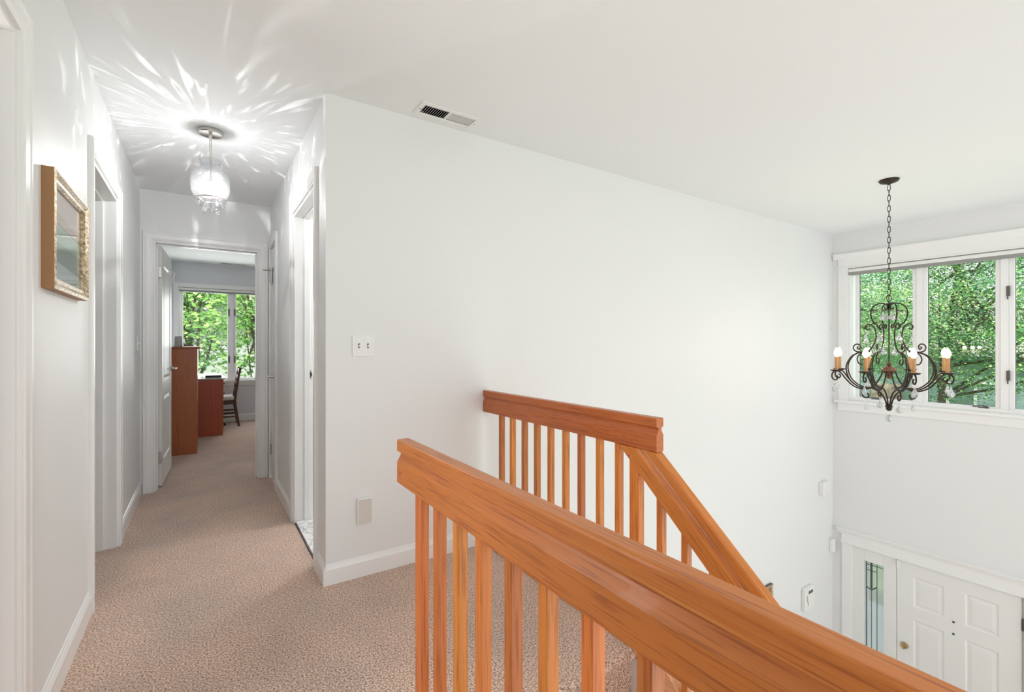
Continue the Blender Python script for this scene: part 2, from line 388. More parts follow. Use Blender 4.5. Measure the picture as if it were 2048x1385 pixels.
strike(d2, XL-.092, 3.568, .982, 1); strike(d3, XR+.088, 3.398, .99, 1)

# windows -----------------------------------------------------------
def frame_rect(b, P, a0, a1, z0, z1, w_, o0, o1, mi=0):
    for r_ in ((a0, a0+w_, z0, z1), (a1-w_, a1, z0, z1), (a0+w_, a1-w_, z0, z0+w_), (a0+w_, a1-w_, z1-w_, z1)):
        p = P(r_[0], o0, r_[2]); q = P(r_[1], o1, r_[3]); b.box(p[0], q[0], p[1], q[1], p[2], q[2], mi)
def window(name, P, a0, a1, z0, z1, panes, label, cas, blind, sgn):
    root = empty(name, P((a0+a1)/2, 0, z0), label, 'window', kind='structure')
    b = MB(); frame_rect(b, P, a0-.001, a1+.001, z0-.001, z1+.001, .024, -.15, .001)      # jamb extension
    for i in range(len(panes)-1):                                      # mullions between sashes
        p = P(panes[i][1]+.034, -.15, z0+.02); q = P(panes[i+1][0]-.034, -.02, z1-.02); b.box(p[0], q[0], p[1], q[1], p[2], q[2])
    b.build('window_frame', M_trim, root, bevel=.002)
    gz0, gz1 = z0+.032, z1-.056
    for i, (p0, p1) in enumerate(panes):
        s = MB(); frame_rect(s, P, p0-.034, p1+.034, gz0-.03, gz1+.03, .034, -.085, -.035)
        frame_rect(s, P, p0-.004, p1+.004, gz0-.004, gz1+.004, .008, -.05, -.042)
        so = s.build('sash', M_trim, root, bevel=.003)
        g = MB(); p = P(p0, -.062, gz0); q = P(p1, -.058, gz1); g.box(p[0], q[0], p[1], q[1], p[2], q[2])
        g.build('pane', M_glass, so)
        g = MB(); frame_rect(g, P, p0-.0005, p1+.0005, gz0-.0005, gz1+.0005, .006, -.066, -.054); g.build('glazing_gasket', M_black, so)
    c = MB()
    for r_ in cas:
        p = P(r_[0], 0, r_[2]); q = P(r_[1], r_[4], r_[3]); c.box(p[0], q[0], p[1], q[1], p[2], q[2])
    c.build('casing', M_trim, root, bevel=.003)
    if blind:
        bl = MB(); zt = z1; p = P(a0+.004, .012, zt-blind*.58); q = P(a1-.004, -.055, zt-.007); bl.box(p[0], q[0], p[1], q[1], p[2], q[2])
        bo = bl.build('raised_blind', M_plast, root, bevel=.003)
        bl = MB(); bl.box(*[t for ab in zip(P(a0+.002, .009, zt-.007), P(a1-.002, -.05, zt-.0005)) for t in ab]); p = P(a0+.006, .010, zt-blind); q = P(a1-.006, -.05, zt-blind*.56); bl.box(p[0], q[0], p[1], q[1], p[2], q[2]); bl.build('bottom_rail_and_gap_shadow', M_grey, bo, bevel=.002)  # grey strip along the top stands in for the shadow gap above the blind
    return root, gz0, gz1
PE = lambda a, o, z: (XW-o, a, z)
w1, g0, g1 = window('window_1', PE, .44, 2.285, .585, 2.04, [(.535, 1.012), (1.13, 1.614), (1.728, 2.198)],
    'triple white casement window above the front door looking into maples', [
    (.35, .44, .57, 2.045, .018), (2.285, 2.38, .57, 2.045, .018), (.34, 2.39, 2.042, 2.056, .026), (.35, 2.38, 2.056, 2.165, .02),
    (.33, 2.41, .545, .572, .045), (.35, 2.385, .458, .545, .018)], .072, -1)
cr = [(0, 2.15), (.022, 2.15), (.024, 2.162), (.030, 2.168), (.034, 2.182), (.046, 2.194), (.048, 2.208), (0, 2.208)]
MB().prism(cr, .32, 2.425, lambda p, a: (XW-p[0], a, p[1])).build('crown_moulding', M_trim, w1)
for y in (1.049, .50):
    for z in (1.675, .915):
        MB().box(XW+.012, XW+.034, y-.012, y+.010, z-.045, z+.045).box(XW+.005, XW+.02, y-.004, y+.004, z-.075, z-.04).build('sash_lock', M_hinge, w1, bevel=.003)
for y in (1.19, 2.02):
    MB().box(XW-.002, XW+.03, y-.02, y+.05, .607, .618).tube([(XW+.01, y-.015, .622), (XW+.005, y+.03, .628), (XW-.002, y+.085, .62)], [.006, .005, .007]).build('crank_handle', M_hinge, w1, smooth=True)
PN = lambda a, o, z: (a, 8.53-o, z)
w2, g0, g1 = window('window_2', PN, -.31, 1.05, .64, 2.055, [(-.258, .316), (.428, .996)],
    'white double casement window in the bedroom beyond the desk', [
    (-.372, -.31, .62, 2.118, .018), (1.05, 1.112, .62, 2.118, .018), (-.31, 1.05, 2.055, 2.118, .018), (-.39, 1.13, .61, .64, .04), (-.372, 1.112, .555, .61, .016)], .066, -1)
for x in (.330, .414):
    for z in (1.70, .965): MB().box(x-.008, x+.008, 8.545, 8.562, z-.055, z+.055).build('sash_lock', M_hinge, w2, bevel=.002)
MB().tube([(-.30, 8.52, 2.0), (-.285, 8.51, 1.75), (-.25, 8.50, 1.62)], .004, 5).build('blind_cord', M_plast, w2)

# doors ---------------------------------------------------------------
def door_leaf(w_, h_, t, panels, name, m, parent, M):
    """slab with moulded panels on both faces; local x along width, y thickness, z up; M places it"""
    b = MB()
    us = sorted({0, w_, *[q for p in panels for q in (p[0], p[2])]}); vs = sorted({0, h_, *[q for p in panels for q in (p[1], p[3])]})
    for face, s in ((0, 1), (t, -1)):
        for i in range(len(us)-1):
            for j in range(len(vs)-1):
                u = (us[i]+us[i+1])/2; v = (vs[j]+vs[j+1])/2
                if any(p[0] < u < p[2] and p[1] < v < p[3] for p in panels): continue
                b.add([(us[i], face, vs[j]), (us[i+1], face, vs[j]), (us[i+1], face, vs[j+1]), (us[i], face, vs[j+1])], [(0, 1, 2, 3)])
        for p in panels:
            loops = []
            for ins, dp in ((0, 0), (.010, .008), (.018, .009), (.045, .002)):
                loops.append([(p[0]+ins, face+s*dp, p[1]+ins), (p[2]-ins, face+s*dp, p[1]+ins), (p[2]-ins, face+s*dp, p[3]-ins), (p[0]+ins, face+s*dp, p[3]-ins)])
            vsx = [q for l in loops for q in l]; fs = [(k*4+j, k*4+(j+1) % 4, (k+1)*4+(j+1) % 4, (k+1)*4+j) for k in range(3) for j in range(4)]+[(12, 13, 14, 15)]
            b.add(vsx, fs)
    b.add([(0, 0, 0), (0, t, 0), (0, t, h_), (0, 0, h_)], [(0, 1, 2, 3)]); b.add([(w_, 0, 0), (w_, t, 0), (w_, t, h_), (w_, 0, h_)], [(0, 1, 2, 3)])
    b.add([(0, 0, 0), (w_, 0, 0), (w_, t, 0), (0, t, 0)], [(0, 1, 2, 3)]); b.add([(0, 0, h_), (w_, 0, h_), (w_, t, h_), (0, t, h_)], [(0, 1, 2, 3)])
    b.xf(M); o = b.build(name, m, parent, fix=False); weld(o); return o
# bedroom door standing open into the room
root = empty('door_5', (-.325, 4.88, 0), 'open white panelled bedroom door swung against the bedroom wall', 'door', kind='structure')
ang = R(90-2.5); Md = Matrix.Translation((-.29, 4.885, .012)) @ Matrix.Rotation(ang, 4, 'Z')
door_leaf(.715, 2.0, .035, [(.12, .20, .60, .75), (.12, .87, .60, 1.86)], 'leaf', M_door, root, Md)
def lever(parent, M, s=1):
    b = MB().lathe([(.0, 0), (.026, 0), (.026, .006), (.012, .012), (.010, .045), (.0, .047)], (0, 0, 0), 16, ax='y')
    b.tube([(0, .042, 0), (-.02, .046, 0), (-.105*s, .046, 0)] if s > 0 else [(0, .042, 0), (.02, .046, 0), (.105, .046, 0)], [.009, .009, .007], 8)
    b.xf(M); o = b.build('lever_handle', M_chrome, parent, smooth=True); tag(o, 'satin metal lever handle')
lever(root, Md @ Matrix.Translation((.655, 0, .955)) @ Matrix.Scale(-1, 4, (0, 1, 0)), 1)
for z in (1.80, .25):
    MB().box(-.336, -.292, 4.866, 4.886, z-.045, z+.045).tube([(-.332, 4.885, z-.047), (-.332, 4.885, z+.047)], .007, 8).build('hinge', M_chrome, root, bevel=.002)
b = MB().tube([(0, 0, .03), (.0, -.03, .045), (0, -.05, .03), (0, -.035, -.03), (0, -.05, -.06)], .006, 6)
b.xf(Md @ Matrix.Translation((.36, -.004, 1.80))); tag(b.build('coat_hook', M_plast, root, smooth=True), 'white curved coat hook')
# linen closet door
root = empty('door_6', (XR, 4.495, 0), 'narrow closed white closet door at the far right of the hallway', 'door', kind='structure')
b = MB()
for a, z0, z1 in ((4.225, 0, 2.12),): b.box(XR-.018, XR, a, a+.066, z0, z1)
b.box(XR-.018, XR, 4.291, 4.742, 2.055, 2.12).box(XR-.016, XR, 4.693, 4.745, 0, 2.055); b.build('casing', M_trim, root, bevel=.003)
Mc = Matrix.Translation((XR+.004, 4.69, .012)) @ Matrix.Rotation(R(-90), 4, 'Z')
door_leaf(.385, 2.03, .035, [(.07, .20, .315, .75), (.07, .87, .315, 1.86)], 'leaf', M_door, root, Mc)
b = MB().lathe([(.0, 0), (.026, 0), (.026, .006), (.012, .012), (.010, .05), (.0, .052)], (0, 0, 0), 16, ax='x').tube([(.047, 0, 0), (.05, .02, 0), (.05, .10, 0)], [.009, .009, .007], 8)
b.xf(Matrix.Translation((XR+.004, 4.355, .925)) @ Matrix.Scale(-1, 4, (1, 0, 0))); tag(b.build('lever_handle', M_chrome, root, smooth=True), 'satin metal lever handle')
for z in (1.80, .26): MB().box(XR-.006, XR+.004, 4.655, 4.70, z-.045, z+.045).build('hinge', M_chrome, root, bevel=.002)
MB().box(XR-.012, XR-.001, 4.60, 4.65, 1.73, 1.87).tube([(XR-.01, 4.63, 1.85), (XR-.075, 4.60, 1.845)], .006, 6).build('hinge_pin_stop', M_chrome, root, bevel=.002)
# front door and sidelight
root = empty('door_7', (XW, 1.6, ZF), 'white six-panel front door with narrow leaded sidelight below the entry window', 'door', kind='structure')
b = MB(); b.box(XW-.02, XW, 2.245, 2.342, ZF, -1.012).box(XW-.02, XW, .86, .945, ZF, -1.012).box(XW-.022, XW, .85, 2.345, -1.012, -.915).box(XW-.03, XW, .84, 2.36, -1.02, -1.008)
cr2 = [(0, -.92), (.022, -.92), (.026, -.908), (.034, -.898), (.038, -.884), (.05, -.872), (.052, -.858), (0, -.858)]
b.build('casing', M_trim, root, bevel=.0025); MB().prism(cr2, .82, 2.387, lambda p, a: (XW-p[0], a, p[1])).build('crown_moulding', M_trim, root)
Mf = Matrix.Translation((XW+.045, .962, ZF+.01)) @ Matrix.Rotation(R(90), 4, 'Z')
pz = [(-1.46+3.04, -1.16+3.04), (-2.28+3.04, -1.595+3.04), (.16, .66)]
pan = [(u0, z0, u1, z1) for (z0, z1) in pz for (u0, u1) in ((.14, .365), (.515, .75))]
leaf = door_leaf(.885, 2.02, .045, pan, 'leaf', M_door, root, Mf)
b = MB().box(XW-.001, XW+.13, 1.852, 2.25, ZF, -2.85).box(XW-.0, XW+.13, 1.852, 1.962, -2.85, -1.012).box(XW-.0, XW+.13, 2.136, 2.25, -2.85, -1.012).box(XW-.0, XW+.13, 1.962, 2.136, -1.155, -1.012)
b.build('sidelight_frame', M_door, root, bevel=.002)
g = MB().box(XW+.05, XW+.055, 1.962, 2.136, -2.85, -1.155).build('sidelight_glass', M_frost, root)
b = MB()
def came(ya, za, yb, zb, t=.006): b.tube([(XW+.046, ya, za), (XW+.046, yb, zb)], t*.5, 6)
for y in (2.13, 2.085, 2.035, 1.968): came(y, -1.16, y, -2.85)
came(2.085, -1.16, 2.085, -1.45, .018)
for z in (-1.20, -1.26): came(2.13, z, 1.968 if z > -1.25 else 2.035, z)
came(2.13, -1.45, 2.085, -1.47, .01); came(2.085, -1.47, 2.035, -1.42, .01)
b.build('leaded_came', M_lead, g)
for z in (-1.467, -1.582): MB().lathe([(0, 0), (.009, 0), (.009, -.006), (0, -.006)], (XW+.001, 1.409, z), 12, ax='x').build('peephole', M_black, root)
MB().lathe([(0, .012), (.03, .01), (.032, 0), (.026, -.02), (.016, -.024), (0, -.025)], (XW, 1.785, -1.892), 20, ax='x').box(XW-.04, XW-.02, 1.779, 1.791, -1.915, -1.87).build('deadbolt', M_brass, root, smooth=True)
MB().box(XW-.012, XW+.002, 1.822, 1.848, -1.115, -1.035).box(XW-.01, XW, 1.862, 1.874, -1.09, -1.045).build('alarm_contact', M_plast, root, bevel=.003)
for z in (-1.27, -2.05): MB().box(XW-.008, XW+.01, .945, .963, z-.05, z+.05).build('hinge', M_hinge, root, bevel=.002)
MB().box(XW+.02, XW+.13, .945, .962, ZF, -1.012).box(XW+.02, XW+.13, .945, 1.852, -1.02, -1.012).build('jamb', M_trim, root)

# ------------------------------------------------------------------ railings
def rail_prof(zt, hgt, x0, x1):
    g = [(0, 0), (.0, -.035+0)]
    s = [(.003, 0), (0, -.004), (0, -.034), (.0095, -.0365), (.0115, -.041), (.0095, -.048), (.004, -.058), (0, -.066), (0, -hgt+.003), (.003, -hgt)]
    left = [(x0+a, zt+b) for a, b in s]; right = [(x1-a, zt+b) for a, b in reversed(s)]
    return left+right
def peg(b, x, y, z, r=.0065): b.lathe([(0, 0), (r*.8, 0), (r, .003), (r, .02), (0, .02)], (x, y, z), 12, ax='x')
near = empty('landing_railing', (.485, 1.2, 0), 'foreground oak railing running past the camera along the stair opening', 'railing')
b = MB().prism(rail_prof(.918, .126, .466, .504), -1.2, 1.31, lambda p, a: (p[0], a, p[1]))
b.build('handrail', M_oakY, near, org=(.485, 0, .85), bevel=.0025)
b = MB(); peg(b, .4645, 1.285, .825); b.build('screw_plug', M_cherZ, near)
ys = [1.062, .952, .848, .734, .627, .518, .410]+[.410-.11*i for i in range(1, 14)]
b = MB().box(.476, .498, 1.15, 1.196, 0, .793); b.build('newel_post', M_oakZ, near, bevel=.0025)
bal = MB().box(.4745, .5005, ys[0]-.0125, ys[0]+.0125, 0, .793).build('baluster', M_oakZ, near, bevel=.0015)
for y in ys[1:]:
    c = bal.copy(); C.objects.link(c); c.parent = near; c.location.y = bal.location.y+y-ys[0]

far = empty('stair_railing', (1.42, 1.26, 0), 'oak railing against the big wall that turns down along the stairs', 'railing')
b = MB().prism(rail_prof(.918, .128, 1.40, 1.44), 1.15, 2.438, lambda p, a: (p[0], a, p[1]))
b.build('handrail', M_oakY, far, org=(1.42, 1.8, .85), bevel=.0025)
SL = .88; a_ = math.atan(SL)
b = MB(); pr = rail_prof(0, .125, 1.40, 1.44)
y0, z0 = 1.148, .784
# sloped rail, cut flat on top where it meets the level rail
vs = []; n = len(pr)
for end in (0, 1):
    for (x, q) in pr:
        yy = y0-q*math.sin(a_)*-1 if False else y0-(q)*math.sin(a_)*1; zz = z0+q*math.cos(a_)
        # point on profile, move along slope to reach the cut plane or lower end
        if end == 0: t = (.7895-zz)/math.sin(a_)
        else: t = -4.15+0
        vs.append((x, yy+t*math.cos(a_), zz+t*math.sin(a_)))
fs = [(i, (i+1) % n, n+(i+1) % n, n+i) for i in range(n)]+[tuple(range(n-1, -1, -1)), tuple(range(n, 2*n))]
b.add(vs, fs)
Mi = Matrix.Translation((1.42, y0, z0)) @ Matrix.Rotation(a_, 4, 'X')
b.xf(Mi.inverted()); o = b.build('sloped_handrail', M_oakY, far, org=(0, 0, 0), bevel=.0025); o.matrix_local = Matrix.Translation(-far.location) @ Mi
for py_, pz_ in ((1.313, .828), (1.284, .753)):
    b = MB(); peg(b, 1.399, py_, pz_); b.build('screw_plug', M_cherZ, far)
MB().box(1.403, 1.437, 1.239, 1.286, -.20, .79).build('newel_post', M_oakZ, far, bevel=.0025)
fy = [2.256, 2.143, 2.028, 1.917, 1.805, 1.692, 1.584, 1.466, 1.355]
bal = MB().box(1.406, 1.433, fy[0]-.0125, fy[0]+.0125, -.02, .7905).build('baluster', M_oakZ, far, bevel=.0015)
for y in fy[1:]:
    c = bal.copy(); C.objects.link(c); c.parent = far; c.location.y = bal.location.y+y-fy[0]
ltop = lambda y: .784+SL*(y-1.148)-.125/math.cos(a_)
for i in range(28):
    y = 1.143-.1075*i
    b = MB().box(1.406, 1.433, y-.0125, y+.0125, 0, 1)
    zt0, zt1, zb = ltop(y-.0125)+.004, ltop(y+.0125)+.004, -.0+SL*(y-1.14)-.02
    b.v = [(p[0], p[1], (zt0 if p[1] < y else zt1) if p[2] > .5 else zb) for p in b.v]
    b.build('baluster', M_oakZ, far, bevel=.0015)
b = MB().prism([(YB-.016, .012), (1.12, .012), (1.12-3.2, .012-3.2*SL), (1.12-3.2, -.26-3.2*SL), (1.05, -.27), (1.30, -.02), (YB-.016, -.02)], 1.402, 1.44, lambda p, a: (a, p[0], p[1]))
o = b.build('trim_1', M_oakL, org=(1.42, 1.2, 0), bevel=.002); tag(o, 'light oak skirt board at the foot of the stair balusters', 'skirt board', kind='structure')

# ------------------------------------------------------------------ wall fittings
def plate(name, loc, label, cat):
    return empty(name, loc, label, cat)
sw = plate('light_switch', (.688, YB, 1.131), 'white double toggle light switch on the large blank wall', 'light switch')
MB().box(.632, .745, YB-.006, YB, 1.131, 1.241).build('cover_plate', M_plast, sw, bevel=.002)
for x in (.666, .712):
    MB().box(x-.005, x+.005, YB-.0065, YB-.0055, 1.174, 1.198).build('toggle_slot', M_hinge, sw)
    MB().prism([(0, 0), (-.014, .007), (-.014, .013), (0, .011)], x-.004, x+.004, lambda p, a: (a, YB-.006+p[0], 1.176+p[1]+.002)).build('toggle', M_plast, sw)
    for z in (1.157, 1.215): MB().lathe([(0, 0), (.003, 0), (.003, -.001), (0, -.001)], (x, YB-.0062, z), 8, ax='y').build('screw', M_chrome, sw)
oc = MB().box(.655, .734, YB-.016, YB, .266, .402).build('night_light_cover', [M_plast], None, bevel=.003)
tag(oc, 'blank square white wall cover low on the large wall above the baseboard', 'wall cover')
MB().box(.660, .729, YB-.0175, YB-.0155, .272, .396).build('cover_face', M_almond, oc, bevel=.001)
s2 = plate('light_switch', (XL, 4.60, 1.14), 'slim white light switch on the left wall beside the bedroom doorway', 'light switch')
MB().box(XL, XL+.006, 4.565, 4.635, 1.145, 1.26).build('cover_plate', M_plast, s2, bevel=.002); MB().box(XL+.006, XL+.02, 4.595, 4.605, 1.195, 1.21).build('toggle', M_plast, s2)
ch = empty('door_chime', (5.75, YB, -.475), 'small white louvred door chime box high on the wall near the entry corner', 'door chime')
MB().box(5.66, 5.83, YB-.05, YB, -.47, -.325).build('body', M_plast, ch, bevel=.006)
for i in range(6): MB().box(5.69, 5.82, YB-.054, YB-.049, -.458+.021*i, -.448+.021*i).build('louvre', M_plast, ch, bevel=.001)
ms = empty('motion_sensor', (5.95, YB, -1.16), 'small white motion sensor beside the front door header', 'sensor')
MB().box(5.905, 5.972, YB-.045, YB, -1.145, -1.005).build('body', M_plast, ms, bevel=.01, seg=3); MB().lathe([(0, 0), (.006, 0), (.004, -.003), (0, -.003)], (5.94, YB-.045, -1.07), 10, ax='y').build('sensor_eye', M_almond, ms)
kp = empty('alarm_keypad', (5.36, YB, -1.62), 'white alarm keypad with small dark display low beside the entry', 'keypad')
MB().box(5.27, 5.47, YB-.045, YB, -1.62, -1.385).build('body', M_plast, kp, bevel=.01, seg=3)
MB().box(5.335, 5.425, YB-.048, YB-.044, -1.445, -1.415).build('display', M_dish, kp, bevel=.001)
MB().tube([(5.30, YB-.046, -1.455), (5.305, YB-.048, -1.50), (5.33, YB-.047, -1.56)], .003, 6).build('flip_edge', M_grey, kp)
def pframe(name, P, a0, a1, z0, z1, label, m_side, m_face, wd, dp, art, lip=.012):
    rt = empty(name, P((a0+a1)/2, 0, z0), label, 'picture')
    b = MB(); prof = [(0, 0), (0, dp*.9), (wd*.25, dp), (wd*.55, dp*.75), (wd*.8, dp*.8), (wd, dp*.5), (wd, 0)]; n = len(prof)
    cs = ((a0, z0, 1, 1), (a1, z0, -1, 1), (a1, z1, -1, -1), (a0, z1, 1, -1)); vs = []; 
    for ca, cz, da, dz in cs: vs += [P(ca+da*q[0], q[1], cz+dz*q[0]) for q in prof]
    fs = []; ms_ = []
    for i in range(4):
        for j in range(n):
            fs.append((i*n+j, i*n+(j+1) % n, ((i+1) % 4)*n+(j+1) % n, ((i+1) % 4)*n+j)); ms_.append(0 if j in (0, n-1) else 1)
    b.add(vs, fs); b.m = ms_; b.build('frame', [m_side, m_face], rt)
    art(rt, P, a0+wd, a1-wd, z0+wd, z1-wd, dp*.35)
    return rt
M_gold = mat('worn_gold_leaf', (.42, .33, .22), .38, .65)
L(M_gold, ramp(M_gold, noise(M_gold, mapping(M_gold), 90, 4, .7), [(.35, (.20, .14, .085)), (.5, (.46, .35, .23)), (.66, (.80, .70, .52))]), bsdf(M_gold).inputs['Base Color'])
M_tan = mat('tan_wood_side', (.33, .17, .07), .5)
reflection_cols = {'rose': (.70, .60, .54), 'sand': (.56, .47, .35), 'sage': (.36, .50, .38), 'moss': (.25, .31, .26), 'mist': (.55, .64, .61), 'slate': (.17, .20, .21)}  # room reflections in the glass put into the print as flat colours
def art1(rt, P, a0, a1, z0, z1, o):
    mm = [mat('print_reflection_'+k, c, .6) for k, c in reflection_cols.items()]; b = MB()
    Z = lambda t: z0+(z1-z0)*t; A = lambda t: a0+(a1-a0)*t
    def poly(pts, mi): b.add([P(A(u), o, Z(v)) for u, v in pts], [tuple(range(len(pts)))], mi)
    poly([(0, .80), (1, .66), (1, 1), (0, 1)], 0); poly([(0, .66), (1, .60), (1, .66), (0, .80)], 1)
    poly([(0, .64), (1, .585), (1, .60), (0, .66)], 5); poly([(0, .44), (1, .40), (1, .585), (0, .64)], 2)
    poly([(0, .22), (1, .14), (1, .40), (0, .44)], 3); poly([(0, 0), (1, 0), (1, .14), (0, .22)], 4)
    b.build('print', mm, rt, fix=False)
    g = MB(); p = P(a0, o+.003, z0); q = P(a1, o+.005, z1); g.box(p[0], q[0], p[1], q[1], p[2], q[2]); g.build('glass', M_glass, rt)
pframe('framed_picture', lambda a, o, z: (XL+o, a, z), 2.035, 2.555, 1.37, 1.755, 'small gold-framed print with painted room reflections on the left hallway wall between two doorways', M_tan, M_gold, .042, .034, art1)
M_mat = mat('amber_mat', (.45, .22, .07), .6)
def art2(rt, P, a0, a1, z0, z1, o):
    b = MB(); p = P(a0, o, z0); q = P(a1, o+.002, z1); b.box(p[0], q[0], p[1], q[1], p[2], q[2]); b.build('print', M_mat, rt)
pframe('framed_picture', lambda a, o, z: (a, YB-o, z), 4.25, 4.66, -1.70, -1.15, 'brown framed picture low on the stairwell wall, mostly hidden by the railing', M_hinge, M_gold, .035, .03, art2)
MB().lathe([(0, 0), (.004, 0), (.003, -.008), (0, -.008)], (5.955, YB, 1.38), 8, ax='y').build('wall_nail', M_chrome, None)
tag(bpy.data.objects['wall_nail'], 'tiny nail in the wall left of the entry window', 'nail')

def register(name, x0, x1, y0, y1, label):
    rt = empty(name, ((x0+x1)/2, (y0+y1)/2, ZC), label, 'air vent'); t = .027
    b = MB()
    for r_ in ((x0, x0+t, y0, y1), (x1-t, x1, y0, y1), (x0+t, x1-t, y0, y0+t), (x0+t, x1-t, y1-t, y1)): b.box(*r_, ZC-.006, ZC)
    xm = (x0+x1)/2; b.box(xm-.006, xm+.006, y0+t, y1-t, ZC-.005, ZC+.004); b.build('frame', M_plast, rt, bevel=.002)
    MB().box(x0+t, x1-t, y0+t, y1-t, ZC+.05, ZC+.055).box(x0+t-.003, x0+t+.0, y0+t, y1-t, ZC, ZC+.055).box(x1-t, x1-t+.003, y0+t, y1-t, ZC, ZC+.055).box(x0+t, x1-t, y0+t-.003, y0+t, ZC, ZC+.055).box(x0+t, x1-t, y1-t, y1-t+.003, ZC, ZC+.055).build('duct', M_void, rt)
    for half, sx in ((0, 1), (1, -1)):
        xa = x0+t+.003 if half == 0 else xm+.008; wdt = (xm-x0-t-.011)
        for i in range(11):
            x = xa+(i+.5)*wdt/11
            MB().add([(x-sx*.006, y0+t, ZC-.003), (x+sx*.006, y0+t, ZC+.010), (x+sx*.006+.0008, y0+t, ZC+.010), (x-sx*.006+.0008, y0+t, ZC-.003),
                      (x-sx*.006, y1-t, ZC-.003), (x+sx*.006, y1-t, ZC+.010), (x+sx*.006+.0008, y1-t, ZC+.010), (x-sx*.006+.0008, y1-t, ZC-.003)],
                     [(0, 1, 2, 3), (4, 5, 6, 7), (0, 1, 5, 4), (1, 2, 6, 5), (2, 3, 7, 6), (3, 0, 4, 7)]).build('louvre', M_plast, rt)
    tag(MB().tube([(x0+.018, y0+.07, ZC-.006), (x0+.03, y0+.075, ZC-.02)], .002, 6).build('damper_lever', M_chrome, rt))
    for x in (x0+.013, x1-.013): MB().lathe([(0, 0), (.003, 0), (.003, -.001), (0, -.001)], (x, (y0+y1)/2, ZC-.006), 8).build('screw', M_hinge, rt)
register('air_vent', .935, 1.284, 2.245, 2.386, 'white ceiling air vent with louvres above the light switch wall')
register('air_vent', .20, .57, 8.31, 8.455, 'ceiling air vent inside the bedroom above the window')

# ------------------------------------------------------------------ pendant in the hallway
PX, PY = .034, 3.245
pd = empty('pendant_light', (PX, PY, ZC), 'small hallway pendant with hammered glass shade and hanging crystals', 'ceiling light')
MB().lathe([(0, 0), (.062, 0), (.066, -.004), (.066, -.018), (.060, -.022), (.052, -.021), (.0, -.019)], (PX, PY, ZC), 40).build('canopy', M_chrome, pd, smooth=True)
MB().lathe([(0, 0), (.009, 0), (.009, -.03), (.006, -.036), (.0055, -.255), (.016, -.26), (.016, -.28), (0, -.28)], (PX, PY, ZC-.018), 16).build('stem', M_chrome, pd, smooth=True)
sh = MB().lathe([(.056, 2.268), (.053, 2.262), (.050, 2.245), (.050, 2.225), (.060, 2.212), (.085, 2.200), (.097, 2.175), (.100, 2.13), (.095, 2.08), (.083, 2.052), (.070, 2.045),
                 (.068, 2.048), (.081, 2.056), (.092, 2.082), (.097, 2.13), (.094, 2.173), (.083, 2.196), (.058, 2.208), (.047, 2.225), (.047, 2.245), (.050, 2.262), (.056, 2.268)], (PX, PY, 0), 48)
sh.build('glass_shade', M_shade, pd, smooth=True)
MB().lathe([(0, 2.06), (.014, 2.064), (.026, 2.078), (.030, 2.095), (.026, 2.112), (.016, 2.128), (.012, 2.14), (0, 2.14)], (PX, PY, 0), 24).build('bulb', M_bulb2, pd, smooth=True)
MB().lathe([(.078, 2.046), (.080, 2.044), (.080, 2.040), (.078, 2.038), (.076, 2.040), (.076, 2.044), (.078, 2.046)], (PX, PY, 0), 32).build('crystal_ring', M_chrome, pd)
def crystal(b, x, y, zt, h_, r, k=10, flat=.55, ang=0):
    p = [(0, 0), (r*.12, -h_*.04), (r*.3, -h_*.25), (r*.62, -h_*.45), (r*.92, -h_*.62), (r, -h_*.74), (r*.88, -h_*.86), (r*.5, -h_*.96), (0, -h_)]
    c = MB().lathe(p, (0, 0, 0), k, sx=1, sy=flat); c.xf(Matrix.Translation((x, y, zt)) @ Matrix.Rotation(ang, 4, 'Z')); b.add(c.v, c.f)
    return b
def disc(b, x, y, z, r, ang, h_=1.0):
    p = [(0, r*h_), (r*.5, r*.85*h_), (r*.87, r*.5*h_), (r, 0), (r*.87, -r*.5*h_), (r*.5, -r*.85*h_), (0, -r*h_)]
    c = MB().lathe(p, (0, 0, 0), 14, sy=.35); c.xf(Matrix.Translation((x, y, z)) @ Matrix.Rotation(ang, 4, 'Z')); b.add(c.v, c.f)
for i in range(8):
    a = i*math.pi/4+.3; x, y = PX+.060*math.cos(a), PY+.060*math.sin(a); b = MB(); disc(b, x, y, 2.018, .020, a*1.7+.6); o = b.build('crystal', M_cryst, pd)
    MB().tube([(x, y, 2.037), (x, y, 2.043)], .001, 4).build('link', M_chrome, o)
for i in range(5):
    a = i*math.pi*.4+.1; x, y = PX+.036*math.cos(a), PY+.036*math.sin(a); b = MB(); disc(b, x, y, 1.972+.01*(i % 2), .0145, a, 1.5); o = b.build('crystal', M_cryst, pd)
    MB().tube([(x, y, 1.99), (x*.7+PX*.3, y*.7+PY*.3, 2.043)], .001, 4).build('link', M_chrome, o)
pl = lamp('pendant_lamp', 'POINT', (PX, PY, 2.10), 7, (1, .985, .97), radius=.006, parent=pd)
